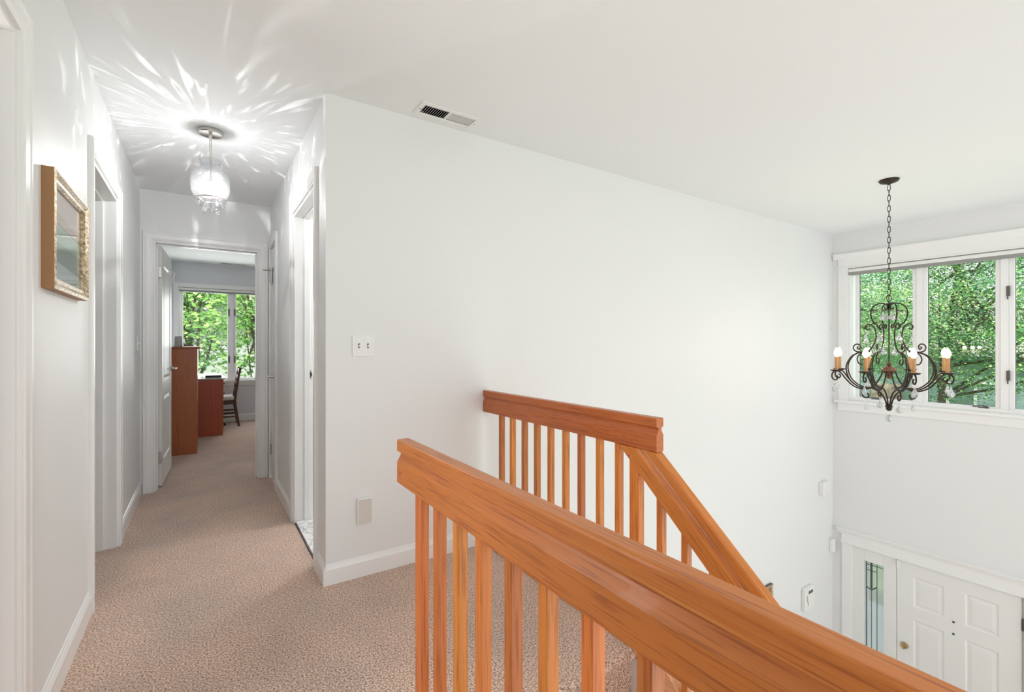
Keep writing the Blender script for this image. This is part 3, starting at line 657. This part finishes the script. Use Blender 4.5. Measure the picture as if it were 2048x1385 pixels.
# the hammered glass gathers the lamp's light into streaks: intensity varies with direction leaving the lamp
ld = pl.data; ld.use_nodes = True; lt = ld.node_tree
class F: node_tree = lt
em = [n for n in lt.nodes if n.type == 'EMISSION'][0]
tc = N(F, 'ShaderNodeTexCoord'); sp = N(F, 'ShaderNodeSeparateXYZ'); L(F, tc.outputs['Normal'], sp.inputs[0])
hl = N(F, 'ShaderNodeMath', operation='ARCTAN2'); L(F, sp.outputs[1], hl.inputs[0]); L(F, sp.outputs[0], hl.inputs[1])
sn = N(F, 'ShaderNodeMath', operation='SINE'); L(F, hl.outputs[0], sn.inputs[0]); cn = N(F, 'ShaderNodeMath', operation='COSINE'); L(F, hl.outputs[0], cn.inputs[0])
def pat(k, kz, lo, hi, seed):
    cb = N(F, 'ShaderNodeCombineXYZ')
    for src, sc_, ix in ((cn.outputs[0], k, 0), (sn.outputs[0], k, 1), (sp.outputs[2], kz, 2)):
        mu = N(F, 'ShaderNodeMath', operation='MULTIPLY_ADD'); mu.inputs[1].default_value = sc_; mu.inputs[2].default_value = seed; L(F, src, mu.inputs[0]); L(F, mu.outputs[0], cb.inputs[ix])
    nz = noise(F, cb.outputs[0], 1, 2, .5, .6)
    mr = N(F, 'ShaderNodeMapRange'); mr.inputs[1].default_value = lo; mr.inputs[2].default_value = hi; mr.inputs[3].default_value = 0; mr.inputs[4].default_value = 1
    L(F, nz, mr.inputs[0]); pw = N(F, 'ShaderNodeMath', operation='POWER'); pw.inputs[1].default_value = 1.5; L(F, mr.outputs[0], pw.inputs[0]); return pw.outputs[0]
p1 = pat(8, 5, .60, .75, 3.1); p2 = pat(17, 5, .595, .76, 9.7)
ad = N(F, 'ShaderNodeMath', operation='ADD'); L(F, p1, ad.inputs[0]); L(F, p2, ad.inputs[1])
def MR(src, a, b_, c, d):
    q = N(F, 'ShaderNodeMapRange', interpolation_type='SMOOTHSTEP')
    for k_, v_ in zip((1, 2, 3, 4), (a, b_, c, d)): q.inputs[k_].default_value = v_
    L(F, src, q.inputs[0]); return q.outputs[0]
def MT(op, a, b_):
    q = N(F, 'ShaderNodeMath', operation=op)
    for k_, v_ in ((0, a), (1, b_)):
        if isinstance(v_, (int, float)): q.inputs[k_].default_value = v_
        else: L(F, v_, q.inputs[k_])
    return q.outputs[0]
streak = MT('MULTIPLY', MT('MULTIPLY', ad.outputs[0], MR(sp.outputs[2], -.45, .15, 0, 5.6)), MR(sp.outputs[2], .35, .92, .9, .18))
basel = MT('MULTIPLY', MR(sp.outputs[2], .0, .8, 1.45, .55), MR(sp.outputs[2], -.9, -.1, .5, 1))
L(F, MT('ADD', streak, basel), em.inputs['Strength'])

# ------------------------------------------------------------------ entry chandelier
CX, CY = 4.328, 1.381
cl = empty('chandelier', (CX, CY, ZC), 'wrought iron scroll chandelier with eight lit candles and glass drops over the entry', 'chandelier')
MB().lathe([(0, 0), (.062, 0), (.064, -.005), (.055, -.018), (.03, -.026), (.012, -.034), (0, -.036)], (CX, CY, ZC), 32).build('canopy', M_iron, cl, smooth=True)
b = MB(); z = ZC-.034; k = 0
while z > 1.575:
    c = []; Lh = .026
    for j in range(14):
        t = 2*math.pi*j/14; u = .0095*math.cos(t); vv = (Lh*.62)*math.sin(t)+(.008 if math.sin(t) > 0 else -.008)
        c.append((CX+(u if k % 2 else .25*u), CY+(.25*u if k % 2 else u), z-Lh+vv))
    b.tube(c, .0024, 6, True); z -= .0395; k += 1
b.build('chain', M_iron, cl, smooth=True)
b = MB(); c = [(CX+.024*math.sin(math.pi*2*j/20)*.95, CY-.024*math.sin(math.pi*2*j/20)*.3, 1.545+.024*math.cos(math.pi*2*j/20)) for j in range(20)]
b.tube(c, .0032, 6, True).build('top_ring', M_iron, cl, smooth=True)
MB().tube([(CX, CY, 1.522), (CX, CY, 1.0)], .0045, 8).build('centre_rod', M_iron, cl, smooth=True)
MB().lathe([(0, 1.06), (.012, 1.058), (.018, 1.045), (.010, 1.036), (.022, 1.028), (.034, 1.022), (.036, 1.012), (.048, 1.008), (.050, .996), (.036, .99), (.030, .975), (.014, .965), (.018, .95), (.012, .938), (0, .932)], (CX, CY, 0), 28).build('hub', M_rust, cl, smooth=True)
MB().lathe([(0, .745), (.014, .744), (.016, .735), (.024, .73), (.024, .722), (.018, .716), (.020, .705), (.012, .694), (0, .69)], (CX, CY, 0), 24).build('bottom_finial', M_iron, cl, smooth=True)
def spline(pts, n=6):
    P_ = [Vector((p[0], 0, p[1])) for p in pts]; out = []
    for i in range(len(P_)-1):
        a, b_, c_, d_ = P_[max(i-1, 0)], P_[i], P_[i+1], P_[min(i+2, len(P_)-1)]
        for j in range(n):
            t = j/n; out.append(.5*((2*b_)+(-a+c_)*t+(2*a-5*b_+4*c_-d_)*t*t+(-a+3*b_-3*c_+d_)*t**3))
    out.append(P_[-1]); return out
zz = lambda Y: 2.5177-Y/702
rr = lambda X: (360-X)/830
def prof(pts): return [(rr(x), zz(y)) for x, y in pts]
arm_p = prof([(72, 1098), (82, 1106), (76, 1119), (60, 1120), (49, 1104), (54, 1083), (76, 1073), (100, 1084), (128, 1117), (164, 1150), (210, 1168), (255, 1165), (292, 1138), (316, 1100), (326, 1072)])
big_p = prof([(196, 948), (184, 944), (180, 932), (190, 926), (203, 934), (204, 954), (190, 968), (172, 958), (166, 942)][:0]+[(258, 968), (205, 972), (160, 992), (132, 1035), (130, 1075), (150, 1120), (195, 1155), (240, 1164)])
neck_p = prof([(196, 950), (186, 946), (186, 934), (200, 932), (206, 948), (196, 966), (174, 962), (166, 942), (180, 928)][::1][3:4]+[(206, 945), (198, 960), (180, 962), (168, 948), (174, 930), (192, 928)][::-1]+[(205, 968), (240, 968), (268, 948), (288, 905), (290, 870), (280, 838), (262, 821), (243, 822), (235, 838), (243, 851), (256, 846)])
neck_p = prof([(198, 944), (188, 946), (184, 936), (192, 929), (203, 936), (204, 952), (192, 964), (176, 958), (168, 944)][::-1][:0]+[(200, 940), (190, 946), (178, 938), (180, 928)][:0]+
              [(196, 946), (186, 943), (187, 932), (199, 930), (206, 944), (200, 960), (182, 962), (168, 948)][:0]+
              [(200, 944), (193, 950), (183, 946), (181, 934), (190, 927), (176, 928)][:0]+
              [(196, 940), (190, 947), (200, 955), (206, 940), (196, 928), (178, 930), (168, 946), (178, 964), (205, 970), (240, 967), (268, 948), (288, 908), (291, 872), (282, 840), (262, 822), (243, 823), (235, 838), (243, 850), (255, 845)])
dome_p = prof([(318, 822), (326, 832), (318, 842), (302, 838), (296, 824), (280, 812), (266, 785), (263, 755), (276, 727), (304, 713), (334, 712), (350, 720), (352, 738), (342, 742), (336, 732)])
bot_p = prof([(238, 1192), (248, 1194), (252, 1206), (240, 1216), (224, 1210), (216, 1194), (222, 1174), (246, 1160), (282, 1168), (318, 1190), (340, 1225), (350, 1262)])
A0 = math.atan2(CY, CX)+R(22.5)
def strand(pr, r_, tw=0, a=0):
    ca, sa = math.cos(a), math.sin(a)
    return MB().tube([(CX+p.x*ca, CY+p.x*sa, p.z) for p in spline(pr)], r_, 8)
inn_p = prof([(262, 958), (240, 970), (212, 976), (194, 992), (190, 1014), (202, 1034), (222, 1034), (230, 1018), (219, 1008)])
for i in range(8):
    a = A0+i*R(45); ca, sa = math.cos(a), math.sin(a)
    arm = strand(arm_p, .0052, a=a).build('candle_arm', M_iron, cl, smooth=True)
    x, y = CX+.343*ca, CY+.343*sa
    MB().lathe([(0, .991), (.03, .992), (.042, .999), (.044, .997), (.032, .987), (.012, .984), (0, .984)], (x, y, 0), 20).build('drip_dish', M_iron, arm, smooth=True)
    MB().lathe([(0, .992), (.0125, .992), (.0125, 1.098), (0, 1.098)], (x, y, 0), 16).build('candle_sleeve', M_sleeve, arm, smooth=True)
    MB().lathe([(0, 1.098), (.009, 1.1), (.013, 1.108), (.0185, 1.122), (.0185, 1.134), (.013, 1.15), (.006, 1.165), (0, 1.172)], (x, y, 0), 16).build('bulb', M_bulb, arm, smooth=True)
    x, y = CX+.36*ca, CY+.36*sa; b = MB(); crystal(b, x, y, .905, .078, .024, ang=a+.8); b.build('crystal_drop', M_cryst, arm)
    MB().tube([(x, y, .924), (x, y, .904)], .0012, 4).build('crystal_hook', M_chrome, arm)
    lamp('candle_light', 'POINT', (CX+.343*ca, CY+.343*sa, 1.16), .6, (1, .90, .78), radius=.02, parent=cl)
for i in range(8):
    strand(big_p, .005, a=A0+i*R(45)).build('scroll_loop', M_iron, cl, smooth=True)
for i in range(4):
    a = A0+i*R(90); ca, sa = math.cos(a), math.sin(a)
    n_ = strand(neck_p, .0048, a=a).build('neck_scroll', M_iron, cl, smooth=True)
    strand(dome_p, .005, a=a).build('crown_scroll', M_iron, cl, smooth=True)
    strand(inn_p, .0045, a=a).build('inner_scroll', M_iron, cl, smooth=True)
    bo = strand(bot_p, .0055, a=a).build('bottom_scroll', M_iron, cl, smooth=True)
    for rr_, zt, par in ((.148, zz(858), n_), (.045, zz(745), n_), (.149, zz(1225), bo), (.09, zz(930), n_)):
        x, y = CX+rr_*ca, CY+rr_*sa; b = MB(); crystal(b, x, y, zt-.012, .068, .022, ang=a+1.1); b.build('crystal_drop', M_cryst, par)
        MB().tube([(x, y, zt+.004), (x, y, zt-.013)], .0012, 4).build('crystal_hook', M_chrome, par)
MB().tube([(CX, CY, .69), (CX, CY, .665)], .0012, 4).build('crystal_hook', M_chrome, cl)
b = MB().lathe([(0, .664), (.010, .660), (.021, .648), (.0245, .636), (.021, .622), (.012, .612), (0, .609)], (CX, CY, 0), 12); b.build('crystal_ball', M_cryst, cl)

# ------------------------------------------------------------------ bedroom furniture
bk = empty('bookcase', (-.24, 6.7, 0), 'tall reddish-brown cabinet standing behind the open bedroom door', 'cabinet')
MB().box(-.44, -.058, 6.18, 6.205, 0, 1.15).build('side_panel', M_cherZ, bk, bevel=.002); MB().box(-.44, -.058, 7.13, 7.155, 0, 1.15).build('side_panel', M_cherZ, bk, bevel=.002)
MB().box(-.44, -.025, 6.165, 7.17, 1.15, 1.172).build('top', M_cherY, bk, bevel=.004); MB().box(-.44, -.425, 6.205, 7.13, .05, 1.15).build('back_panel', M_cherZ, bk)
for i in range(4):
    z0 = .06+i*.272; d = MB().box(-.075, -.055, 6.21, 7.125, z0, z0+.262).build('drawer', M_cherY, bk, bevel=.003)
dk = empty('desk', (-.1, 7.8, 0), 'brown wooden desk with side drawers in front of the bedroom window', 'desk')
MB().box(-.44, .212, 7.25, 7.272, 0, .738).build('side_panel', M_cherZ, dk, bevel=.002)
MB().box(-.44, .195, 8.38, 8.402, 0, .738).build('side_panel', M_cherZ, dk, bevel=.002)
MB().box(-.44, .20, 7.60, 7.62, .06, .738).build('inner_panel', M_cherZ, dk)
MB().box(-.445, .238, 7.225, 8.43, .738, .756).build('top', mat('pale_desk_top', (.42, .46, .40), .12), dk, bevel=.004)
for i in range(5):
    z0 = .07+i*.133; d = MB().box(.205, .222, 7.276, 7.60, z0, z0+.126).build('drawer', M_cherY, dk, bevel=.003)
    MB().lathe([(0, 0), (.006, 0), (.010, .012), (.008, .018), (0, .019)], (.222, 7.44, z0+.063), 10, ax='x').build('knob', M_iron, d, smooth=True)
rt = empty('laptop_computer', (.11, 7.55, .756), 'closed black computer lying on the bedroom desk', 'computer')
MB().box(.02, .205, 7.40, 7.68, .756, .776).build('base', M_black, rt, bevel=.003); MB().box(.02, .205, 7.40, 7.68, .778, .785).build('lid', M_black, rt, bevel=.003)
o = MB().tube([(.02, 7.6, .762), (-.03, 7.5, .762), (-.02, 7.38, .762), (.05, 7.36, .762)], .004, 6).build('cable', M_black); tag(o, 'thin black cable lying on the desk top', 'cable')
rt = empty('router', (-.23, 6.3, 1.172), 'grey upright network router standing on the tall cabinet', 'router')
b = MB().box(-.268, -.19, 6.27, 6.33, 1.172, 1.285); b.v = [(p[0] if p[2] < 1.2 else -.229+(p[0]+.229)*.82, p[1] if p[2] < 1.2 else 6.30+(p[1]-6.3)*.6, p[2]) for p in b.v]; b.build('body', mat('router_grey', (.42, .42, .41), .4), rt, bevel=.004)
for i in range(5): MB().box(-.225, -.219, 6.266+.002*i, 6.275+.002*i, 1.20+.015*i, 1.206+.015*i).build('indicator', M_plast, rt)
# chair at the desk, back towards +x
M_chw = wood('walnut_chair', 2, (.045, .018, .009), (.085, .032, .015), (.12, .05, .022), .4)
M_cush = mat('cream_cushion', (.62, .60, .54), .9)
cr_ = empty('dining_chair', (.22, 8.0, 0), 'dark wooden slat-back chair with cream cushion pulled up to the desk', 'chair')
def post(y):
    pts = [(.432, 0), (.405, .2), (.385, .36), (.392, .46), (.418, .66), (.452, .86)]
    b = MB(); q = spline(pts, 4); k = len(q); vs = []
    for p in q:
        for dx, dy in ((-.016, -.012), (.016, -.012), (.016, .012), (-.016, .012)): vs.append((p.x+dx, y+dy, p.z))
    fs = [(i*4+j, i*4+(j+1) % 4, (i+1)*4+(j+1) % 4, (i+1)*4+j) for i in range(k-1) for j in range(4)]+[(3, 2, 1, 0), (k*4-4, k*4-3, k*4-2, k*4-1)]
    return b.add(vs, fs)
for y in (7.92, 8.28): post(y).build('back_leg', M_chw, cr_, bevel=.003)
for y in (7.91, 8.29): MB().box(.01, .042, y-.015, y+.015, 0, .385).build('front_leg', M_chw, cr_, bevel=.003)
MB().box(.01, .385, 7.90, 7.92, .33, .385).box(.01, .385, 8.28, 8.30, .33, .385).box(.01, .03, 7.90, 8.30, .33, .385).box(.37, .39, 7.90, 8.30, .33, .385).build('seat_frame', M_chw, cr_, bevel=.003)
MB().box(.0, .375, 7.90, 8.30, .385, .44).build('cushion', M_cush, cr_, bevel=.024, seg=4)
for z, x in ((.52, .400), (.62, .412), (.72, .426), (.81, .442)): MB().box(x-.008, x+.008, 7.93, 8.27, z-.028, z+.028).build('back_slat', M_chw, cr_, bevel=.003)
for y in (7.915, 8.285):
    for z in (.15, .205): MB().box(.04, .40, y-.008, y+.008, z-.012, z+.012).build('stretcher', M_chw, cr_, bevel=.002)
o = MB().box(.20, .275, 8.10, 8.16, 0, .03).build('power_adapter', M_black, bevel=.004); tag(o, 'small black power adapter on the carpet under the desk', 'adapter')

# ------------------------------------------------------------------ outdoors
def leaf_shape(kind):
    if kind == 0: pts = [(0, -.5), (.28, -.25), (.5, .05), (.22, .12), (.18, .42), (0, .55), (-.18, .42), (-.22, .12), (-.5, .05), (-.28, -.25)]
    else: pts = [(0, -.5), (.3, -.15), (.34, .15), (0, .55), (-.34, .15), (-.3, -.15)]
    return np.array([(x, y, -.25*abs(x)) for x, y in pts])
def crown(name, parent, cx, cy, cz, rx, ry, rz, ncl, nl, size, m, seed, kind=0, spray=.45, box=None):
    rng = np.random.default_rng(seed); S = leaf_shape(kind); K = len(S)
    d = rng.normal(size=(ncl, 3)); d /= np.linalg.norm(d, axis=1)[:, None]; rad = rng.uniform(.1, 1, ncl)**.5
    cen = np.array([cx, cy, cz])+d*rad[:, None]*np.array([rx, ry, rz])
    T = rng.uniform(0, 1, ncl)
    P = np.repeat(cen, nl, 0)+np.clip(rng.normal(size=(ncl*nl, 3)), -1.7, 1.7)*np.array([spray, spray, spray*.22]); n = len(P)
    tone = np.clip(np.repeat(T, nl)*.62+rng.uniform(-.05, .38, n), 0, 1)
    yaw = rng.uniform(0, 6.283, n); tx = rng.normal(0, .45, n); ty = rng.normal(0, .45, n); s = size*rng.uniform(.6, 1.25, n)
    X = S[None]*s[:, None, None]
    def rot(X, a, i, j):
        c, q = np.cos(a)[:, None], np.sin(a)[:, None]; A, B = X[:, :, i].copy(), X[:, :, j].copy(); X[:, :, i] = A*c-B*q; X[:, :, j] = A*q+B*c
    rot(X, yaw, 0, 1); rot(X, tx, 1, 2); rot(X, ty, 0, 2)
    V = (X+P[:, None, :]).reshape(-1, 3)
    org = np.array([cx, cy, cz]); V = V-org
    me = bpy.data.meshes.new(name); me.vertices.add(len(V)); me.vertices.foreach_set('co', V.ravel())
    me.loops.add(n*K); me.loops.foreach_set('vertex_index', np.arange(n*K)); me.polygons.add(n)
    me.polygons.foreach_set('loop_start', np.arange(n)*K); me.polygons.foreach_set('loop_total', np.full(n, K)); me.update()
    at = me.attributes.new('tone', 'FLOAT', 'FACE'); at.data.foreach_set('value', tone)
    me.materials.append(m); o = bpy.data.objects.new(name, me); C.objects.link(o); o.parent = parent; o.location = Vector(org)-WORLD(parent)
    return cen
def tree(x, y, zg, cz, rx, ry, rz, ncl, nl, size, m, seed, label, cat='tree', kind=0, tr=.12, lean=(0, 0), group=None, nb=12):
    rt = empty('maple_tree', (x, y, zg), label, cat, group)
    cen = crown('crown', rt, x+lean[0], y+lean[1], cz, rx, ry, rz, ncl, nl, size, m, seed, kind)
    b = MB(); top = Vector((x+lean[0], y+lean[1], cz+rz*.5)); bot = Vector((x, y, zg))
    P_ = [bot.lerp(top, t)+Vector((math.sin(t*5+seed)*.12, math.cos(t*4+seed)*.12, 0))*(t > 0) for t in [i/9 for i in range(10)]]
    b.tube(P_, [tr*(1-.75*i/9) for i in range(10)], 10)
    rng = random.Random(seed)
    for i in range(nb):
        c = Vector(cen[rng.randrange(len(cen))]); s = P_[rng.randrange(4, 9)]; mid = s.lerp(c, .5)+Vector((0, 0, -.15))
        b.tube([s, mid, c], [tr*.32, tr*.2, tr*.07], 6)
    b.build('trunk', M_bark, rt, smooth=True)
    return rt
ZG = -3.2
M_lawn = mat('lawn', (.10, .20, .05), .95); L(M_lawn, ramp(M_lawn, noise(M_lawn, mapping(M_lawn), 6, 6), [(.3, (.05, .11, .03)), (.7, (.16, .27, .07))]), bsdf(M_lawn).inputs['Base Color'])
struct('ground', MB().box(6.15, 40, -30, 45, ZG-.3, ZG).box(-30, 6.15, 8.7, 45, ZG-.3, ZG), M_lawn, 'grassy yard outside the windows', 'lawn')
struct('path', MB().box(6.2, 9.4, -6, 8, ZG, ZG+.06), mat('pale_concrete', (.72, .72, .70), .9), 'pale concrete entry walk outside the front door', 'path')
M_sid = mat('teal_siding', (.19, .29, .29), .7); M_sidw = mat('pale_siding', (.60, .62, .62), .7)
for mm, fq in ((M_sid, 5.5), (M_sidw, 5.5)):
    wv = N(mm, 'ShaderNodeTexWave', wave_type='BANDS', bands_direction='Z', wave_profile='SAW'); wv.inputs['Scale'].default_value = fq/3.1416
    L(mm, mapping(mm), wv.inputs['Vector']); bump(mm, wv.outputs['Fac'], 1, .03)
M_roof = mat('pale_shingles', (.24, .235, .23), .9); M_wdk = mat('dark_window_pane', (.26, .37, .38), .1); M_stone = mat('stone', (.33, .27, .20), .9)
L(M_stone, ramp(M_stone, noise(M_stone, mapping(M_stone), 5, 3), [(.35, (.2, .16, .12)), (.6, (.45, .38, .3))]), bsdf(M_stone).inputs['Base Color'])
hs = empty('neighbour_house', (19, 5, ZG), 'teal-grey neighbouring house glimpsed under the maples outside the entry window', 'house')
MB().box(19.2, 24.6, -3, 11, ZG, .9).build('wall', M_sid, hs)
MB().prism([(18.8, .85), (21.6, 2.6), (25, .85)], -3.4, 11.4, lambda p, a: (p[0], a, p[1])).build('roof', M_roof, hs)
MB().box(19.1, 19.22, 5.75, 6.6, ZG, -.1).build('stone_facing', M_stone, hs)
for y0 in (4.6, 3.3, 1.9, .4):
    f_ = MB(); PH = lambda a, o, z: (19.2-o, a, z); frame_rect(f_, PH, y0, y0+.75, -1.6, .10, .07, -.01, .05); fo = f_.build('window', M_trim, hs)
    MB().box(19.18, 19.21, y0+.07, y0+.68, -1.53, .03).build('pane', M_wdk, fo)
hs = empty('neighbour_house', (1, 19, ZG), 'pale neighbouring house with clapboards behind the trees outside the bedroom window', 'house')
MB().box(-8, 9, 18, 24, ZG, 2.6).build('wall', M_sidw, hs)
MB().prism([(17.5, 2.5), (21, 4.6), (24.5, 2.5)], -8.5, 9.5, lambda p, a: (a, p[0], p[1])).build('roof', M_roof, hs)
for x0 in (-1.2, 1.6):
    f_ = MB(); PH2 = lambda a, o, z: (a, 18-o, z); frame_rect(f_, PH2, x0, x0+.9, -.6, .9, .08, -.01, .05); fo = f_.build('window', M_trim, hs)
    MB().box(x0+.08, x0+.82, 17.98, 18.01, -.52, .82).build('pane', M_wdk, fo)
G = 'maples outside the entry window'
T1 = 'leafy green maple outside the entry window, '
tree(10.8, 4.45, ZG, 2.0, 1.3, 1.3, 1.75, 260, 150, .044, M_leaf, 1, T1+'seen through its left casement', kind=1, nb=16, group=G)
tree(10.8, .15, ZG, 2.0, 1.3, 1.35, 1.75, 260, 150, .044, M_leaf, 3, T1+'at the right-hand casement', kind=1, nb=14, group=G)
tree(15.4, 4.35, ZG, 2.4, 1.5, 2.5, 2.7, 460, 160, .055, M_leaf, 2, T1+'behind the middle casement', kind=1, nb=26, lean=(0, -1.0), group=G)
G = 'trees outside the bedroom window'
tree(.98, 10.6, ZG, 1.75, .75, .7, 1.6, 60, 42, .10, M_leaf2, 11, 'broad-leaved tree with thin dark trunk outside the right bedroom casement', tr=.075, nb=14, lean=(-.22, .75), group=G)
tree(-.02, 13.3, ZG, 2.1, 1.1, .8, 1.6, 85, 42, .115, M_leaf2, 12, 'broad-leaved tree with pale trunk outside the left bedroom casement', tr=.15, nb=14, lean=(-.4, 1.1), group=G)
